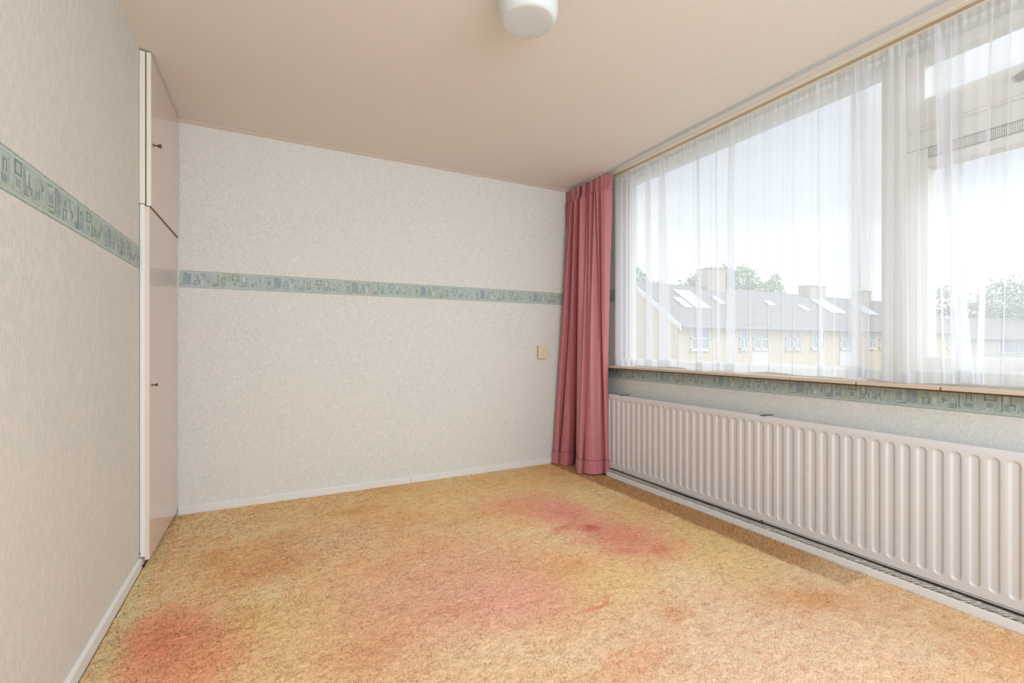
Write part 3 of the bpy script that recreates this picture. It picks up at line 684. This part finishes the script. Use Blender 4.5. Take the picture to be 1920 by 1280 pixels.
# ------------------------------------------------------------------ carpet
CX0, CX1, CY0, CY1 = -0.575, 2.566, YR+0.01, YB-0.016
cp = empty('carpet', (1.0, 1.2, -0.004), 'peach shag carpet with pink and rusty stains covering the floor', 'carpet')
def relief():
    yy = np.concatenate([np.arange(CY0, 0.5, 0.03), np.arange(0.5, CY1, 0.0042), [CY1]]); n = 740
    lf = np.where(yy < 2.93, xl(yy)+0.0135, -0.522); u = np.linspace(0, 1, n)
    X = lf[:, None]+(CX1-lf)[:, None]*u[None]; Y = np.repeat(yy[:, None], n, 1)
    def sm(a, k):
        for _ in range(k):
            a[1:-1] = (a[:-2]+2*a[1:-1]+a[2:])/4; a[:, 1:-1] = (a[:, :-2]+2*a[:, 1:-1]+a[:, 2:])/4
        return a
    Z = sm(rng.normal(0, 1, X.shape), 1)*0.0015+sm(rng.normal(0, 1, X.shape), 6)*0.004+0.0055
    Z = np.clip(Z, 0.0005, 0.012); Z[0] = Z[-1] = 0; Z[:, 0] = Z[:, -1] = -0.003
    X[:, -2] += rng.uniform(-0.004, 0.004, len(yy)); X[:, -1] = CX1
    grid_mesh('backing', np.stack([X, Y, Z], -1), M['backing'], cp, False)
relief()
def pile():
    # tufts stand densest where the floor is seen closest
    def field(x, y, s, k=5):
        r = np.random.default_rng(s); v = np.zeros_like(x)
        for i in range(k):
            a = r.uniform(0, 2*PI); fr = r.uniform(1.5, 9); v += np.sin((x*math.cos(a)+y*math.sin(a))*fr+r.uniform(0, 6.28))/k
        return v
    parts = []
    for (ya, yb_, step) in ((-0.9, 0.5, 0.016), (0.5, 2.2, 0.0060), (2.2, 3.0, 0.0068), (3.0, CY1, 0.0080)):
        xs = np.arange(CX0, CX1, step); yy = np.arange(ya, yb_, step); X, Y = np.meshgrid(xs, yy)
        X = X.ravel()+rng.uniform(-.6, .6, X.size)*step; Y = Y.ravel()+rng.uniform(-.6, .6, Y.size)*step
        # only the part of the floor in front of the camera, with a margin for other viewpoints
        keep = (X > np.where(Y < 2.93, xl(Y)+0.017, -0.515)) & (X < CX1+0.004) & (Y < CY1)
        if ya >= 0.5: keep &= (Y > 0.55)&(X*math.sin(YAW)+Y*math.cos(YAW) > 1.35)
        parts.append((X[keep], Y[keep], np.full(keep.sum(), step)))
    X = np.concatenate([p[0] for p in parts]); Y = np.concatenate([p[1] for p in parts]); St = np.concatenate([p[2] for p in parts]); N = len(X)
    ang = field(X*4.3, Y*4.3, 5)*0.5-0.6+rng.normal(0, 0.8, N)
    lean = np.clip(1.22+0.10*field(X*3, Y*3, 2)+rng.normal(0, 0.22, N), 0.1, 1.5)
    Ln = 0.0105*rng.uniform(0.75, 1.2, N); Wd = np.where(St > 0.01, 0.012, St*0.40)*rng.uniform(0.8, 1.2, N)
    strip = (X > 2.36) & (Y > 1.2); lean = np.where(strip, lean*0.4, lean)
    dx, dy = np.cos(ang), np.sin(ang); tw = ang+PI/2+rng.normal(0, 0.5, N); wx, wy = np.cos(tw)*Wd/2, np.sin(tw)*Wd/2
    hb = lean*0.5; base = np.stack([X, Y, np.zeros(N)], -1); w = np.stack([wx, wy, np.zeros(N)], -1)
    m_ = base+np.stack([dx*np.sin(hb)*Ln*0.55, dy*np.sin(hb)*Ln*0.55, np.cos(hb)*Ln*0.55], -1)
    t_ = m_+np.stack([dx*np.sin(lean*1.25)*Ln*0.45, dy*np.sin(lean*1.25)*Ln*0.45, np.maximum(np.cos(lean*1.25), 0.05)*Ln*0.45], -1)
    base[:, 2] += 0.001; m_[:, 2] += 0.002; t_[:, 2] += 0.003; V = np.stack([base-w*0.8, base+w*0.8, m_+w, m_-w, t_+w*0.45, t_-w*0.45], 1).reshape(-1, 3); V[:, 0] = np.clip(V[:, 0], np.where(V[:, 1] < 2.93, xl(V[:, 1])+0.0132, -0.522), CX1+0.01)
    o0 = np.array([1.0, 1.2, -0.004]); V -= o0
    b = (np.arange(N)*6)[:, None]; F1 = b+np.array([0, 1, 2, 3]); F2 = b+np.array([3, 2, 4, 5]); F_ = np.stack([F1, F2], 1).reshape(-1, 4)
    me = bpy.data.meshes.new('pile'); me.vertices.add(len(V)); me.vertices.foreach_set('co', V.astype(np.float32).ravel())
    me.loops.add(F_.size); me.loops.foreach_set('vertex_index', F_.astype(np.int32).ravel())
    me.polygons.add(len(F_)); me.polygons.foreach_set('loop_start', (np.arange(len(F_))*4).astype(np.int32)); me.polygons.foreach_set('loop_total', np.full(len(F_), 4, np.int32))
    me.polygons.foreach_set('use_smooth', np.ones(len(F_), bool)); me.update(calc_edges=True)
    a = me.attributes.new('tint', 'FLOAT', 'POINT'); a.data.foreach_set('value', np.repeat(rng.uniform(0, 1, N), 6).astype(np.float32))
    me.materials.append(M['pile']); o = bpy.data.objects.new('pile', me); COL.objects.link(o); o.parent = cp; tag(o, kind='stuff'); return N
pile()
# ------------------------------------------------------------------ outside: ground, terrace, far house, trees
GZ = -2.9
S(MB().box(4.0, 160, -60, 110, GZ-0.2, GZ).build('ground', M['h_grass']))
HY0, HY1, HR, EZ, RZ = 20.7, 28.7, 24.7, 2.40, 5.30
def roofz(y): return EZ+(RZ-EZ)*(y-HY0)/(HR-HY0)
def house(x0, x1, wins, panels, sky, chim, label, gable=False):
    r = empty('terraced_house', ((x0+x1)/2, HY0, GZ), label, 'house', 'terraced houses across the gardens')
    MB().prism([(HY0, GZ), (HY1, GZ), (HY1, EZ), (HR, RZ-0.12), (HY0, EZ)], 'x', x0+0.005, x1-0.005).build('wall', M['h_wall'], r)
    m = MB(); t = 0.14
    m.prism([(HY0-0.35, roofz(HY0-0.35)), (HR, RZ), (HY1+0.35, roofz(HY0-0.35)), (HY1+0.35, roofz(HY0-0.35)+t), (HR, RZ+t), (HY0-0.35, roofz(HY0-0.35)+t)], 'x', x0-(0.12 if gable else 0), x1)
    rf = m.build('roof', M['roof'], r)
    MB().box(x0, x1, HY0-0.47, HY0-0.35, roofz(HY0-0.35)-0.02, roofz(HY0-0.35)+0.12).build('gutter', M['h_gutter'], r)
    if gable:
        MB().prism([(HY0-0.40, roofz(HY0-0.40)-0.16), (HR, RZ-0.16), (HY1+0.4, roofz(HY0-0.4)-0.16), (HY1+0.4, roofz(HY0-0.4)+t+0.02), (HR, RZ+t+0.02), (HY0-0.40, roofz(HY0-0.40)+t+0.02)], 'x', x0-0.20, x0-0.12).build('bargeboard', M['h_white'], r)
    for (a, b) in panels: MB().box(a, b, HY0-0.03, HY0+0.02, -0.6, 0.66).build('white_panel', M['h_white'], r)
    for (a, b) in wins:
        z0_, z1_ = 0.74, 2.20; f = MB(); fw = 0.09
        f.box(a, b, HY0-0.07, HY0+0.02, z0_, z0_+fw); f.box(a, b, HY0-0.07, HY0+0.02, z1_-fw, z1_); f.box(a, a+fw, HY0-0.07, HY0+0.02, z0_, z1_); f.box(b-fw, b, HY0-0.07, HY0+0.02, z0_, z1_)
        f.box(a, b, HY0-0.07, HY0+0.02, 1.42, 1.50); f.box((a+b)/2-0.05, (a+b)/2+0.05, HY0-0.07, HY0+0.02, z0_, 1.46); f.box(a-0.06, b+0.06, HY0-0.14, HY0, z0_-0.06, z0_)
        w = f.build('window', M['h_white'], r); MB().box(a+0.02, b-0.02, HY0-0.02, HY0+0.01, z0_+0.02, z1_-0.02).build('pane', M['h_glass'], w)
    for (xa, xb, ya, yb) in sky:
        s_ = MB(); z = lambda y, d: roofz(y)+t+d
        s_.add([(xa, ya, z(ya, .03)), (xb, ya, z(ya, .03)), (xb, yb, z(yb, .03)), (xa, yb, z(yb, .03)), (xa, ya, z(ya, .10)), (xb, ya, z(ya, .10)), (xb, yb, z(yb, .10)), (xa, yb, z(yb, .10))], [(3, 2, 1, 0), (4, 5, 6, 7), (0, 1, 5, 4), (1, 2, 6, 5), (2, 3, 7, 6), (3, 0, 4, 7)])
        s_.build('skylight', M['h_metal'], rf)
    for (xa, xb, zt) in chim: MB().box(xa, xb, HR-0.5, HR+0.5, RZ-0.3, zt).box(xa-0.05, xb+0.05, HR-0.55, HR+0.55, zt, zt+0.08).build('chimney', M['h_chim'], rf)
house(22.4, 28.0, [(23.45, 25.2)], [], [(24.4, 25.2, 22.0, 23.0), (25.4, 27.0, 22.0, 23.9)], [], 'near end house of the cream terrace with white-edged gable', True)
house(28.0, 34.0, [(28.1, 28.9), (29.5, 31.15), (33.1, 33.95)], [(29.4, 31.2)], [(28.6, 29.3, 22.6, 23.4)], [(29.3, 31.3, 6.75)], 'second cream terraced house, with the tall pale chimney')
house(34.0, 40.0, [(34.1, 34.9), (36.2, 37.9)], [], [(34.4, 35.3, 22.8, 23.3), (38.3, 39.2, 22.4, 23.0)], [], 'third cream terraced house from the gable end')
house(40.0, 46.0, [(40.1, 41.8), (44.2, 45.3)], [(40.1, 41.8)], [(41.8, 44.2, 22.3, 24.0)], [(42.2, 44.6, 6.2)], 'fourth terraced house with a large skylight below a chimney')
house(46.0, 52.5, [(46.0, 47.6), (50.5, 52.0)], [], [(47.5, 49.5, 22.3, 23.8)], [(51.0, 52.3, 6.2)], 'fifth terraced house, seen just left of the window post')
house(52.5, 60.8, [(54.0, 55.4), (58.6, 60.0)], [], [(56.0, 57.0, 22.3, 23.4)], [], 'last cream terraced house, seen through the right casement')

def far_house():
    c, s = math.cos(-YAW), math.sin(-YAW); ox, oy = 84.1, 25.6
    r = empty('bungalow', (ox, oy, GZ), 'low brown-roofed house beyond the end of the terrace', 'house')
    def T(m): m.v = [(ox+x*c-y*s, oy+x*s+y*c, z) for x, y, z in m.v]; return m
    T(MB().prism([(0, GZ), (10, GZ), (10, 1.75), (5, 4.5), (0, 1.75)], 'x', -3.2, 18)).build('wall', M['h_gable'], r)
    T(MB().prism([(-0.5, 1.55), (5, 4.62), (10.5, 1.55), (10.5, 1.75), (5, 4.82), (-0.5, 1.75)], 'x', -3.6, 18.5)).build('roof', M['roof'], r)
    w = T(MB().box(1.4, 1.6, -0.1, 0.02, 0, 1.5).box(1.4, 9, -0.1, 0.02, -0.1, 0.05).box(4, 4.15, -0.1, 0.02, 0, 1.5)).build('window', M['h_white'], r)
    T(MB().box(1.6, 9, -0.05, 0.01, 0.05, 1.5)).build('pane', M['h_glass'], w)
far_house()
def tree(x, y, ztop, crown, label, blobs, leaf, n=2600, ls=0.42, zlow=None):
    r = empty('tree', (x, y, GZ), label, 'tree', None)
    MB().tube([(x, y, GZ), (x+0.1, y, GZ+3), (x, y+0.1, ztop-crown*0.8)], 0.22, 8).build('trunk', M['bark'], r)
    g = np.random.default_rng(int(x*10)); V = []; 
    for (bx, by, bz, br, bh) in blobs:
        k = int(n*br*bh/sum(b[3]*b[4] for b in blobs)); d = g.normal(size=(k, 3)); d /= np.linalg.norm(d, axis=1)[:, None]; rr = g.uniform(0.35, 1.0, (k, 1))**0.5*(1+g.normal(0, 0.13, (k, 1)))
        V.append(np.array([x+bx, y+by, bz])+d*rr*np.array([br, br, bh]))
    C_ = np.vstack(V); k = len(C_); a = g.normal(size=(k, 3)); a /= np.linalg.norm(a, axis=1)[:, None]; b = np.cross(a, g.normal(size=(k, 3))); b /= np.linalg.norm(b, axis=1)[:, None]
    sz = g.uniform(0.5, 1.0, (k, 1))*ls/2; Q = np.stack([C_-a*sz, C_-b*sz*0.6, C_+a*sz, C_+b*sz*0.6], 1).reshape(-1, 3)-np.array([x, y, GZ])
    me = bpy.data.meshes.new('foliage'); me.from_pydata(Q.tolist(), [], (np.arange(k*4).reshape(-1, 4)).tolist()); me.materials.append(leaf)
    o = bpy.data.objects.new('foliage', me); COL.objects.link(o); o.parent = r
tree(34.5, 37.6, 9.3, 4, 'leftmost tree behind the terrace roof, beside the sheer curtain edge', [(0, 0, 7.0, 1.6, 2.2), (-0.4, 0.6, 9.0, 0.8, 1.0), (1.6, -1, 6.2, 1.6, 1.0)], M['leaf'], 1500)
tree(38.9, 36.0, 7.5, 4, 'low tree behind the near terrace roof with a flat crown', [(-2.0, 1.2, 6.6, 2.0, 1.1), (0.8, -0.4, 6.2, 2.0, 1.2), (3, -1.5, 6.0, 1.6, 1.0)], M['leaf2'], 1900)
tree(41.5, 32.9, 9.0, 5, 'wide tree behind the tall pale chimney', [(-1.8, 1.0, 7.0, 1.7, 1.3), (0, 0, 7.8, 1.9, 1.4), (2.2, -1.0, 7.8, 1.6, 1.3), (4.0, -1.8, 6.8, 1.7, 0.8)], M['leaf2'], 2800)
tree(67.2, 43.6, 11.2, 5, 'single slender tree standing above the middle of the terrace roof', [(0, 0, 9.0, 1.3, 1.6), (0.1, 0, 10.6, 0.8, 1.0), (0.2, -0.2, 7.5, 1.7, 1.2)], M['leaf2'], 1100)
tree(95.7, 34.1, 9.5, 7, 'tree beside the right casement frame, above the far roofs', [(0, 0, 7.6, 2.6, 2.6), (0.6, -0.5, 5.0, 3.2, 2.4), (4.2, -2.4, 5.5, 2.6, 2.5), (5.5, -3, 4.0, 3.0, 2.0)], M['leaf'], 2600, 0.6)
tree(97.0, 27.0, 11, 8, 'big rounded tree at the right edge behind the brown roof', [(0, 0, 7.6, 4.0, 3.4), (3.6, -2, 7.4, 4.5, 3.4), (-4, 2.4, 5.6, 2.4, 1.8), (2, -1, 4.5, 5, 2.6)], M['leaf'], 4200, 0.6)
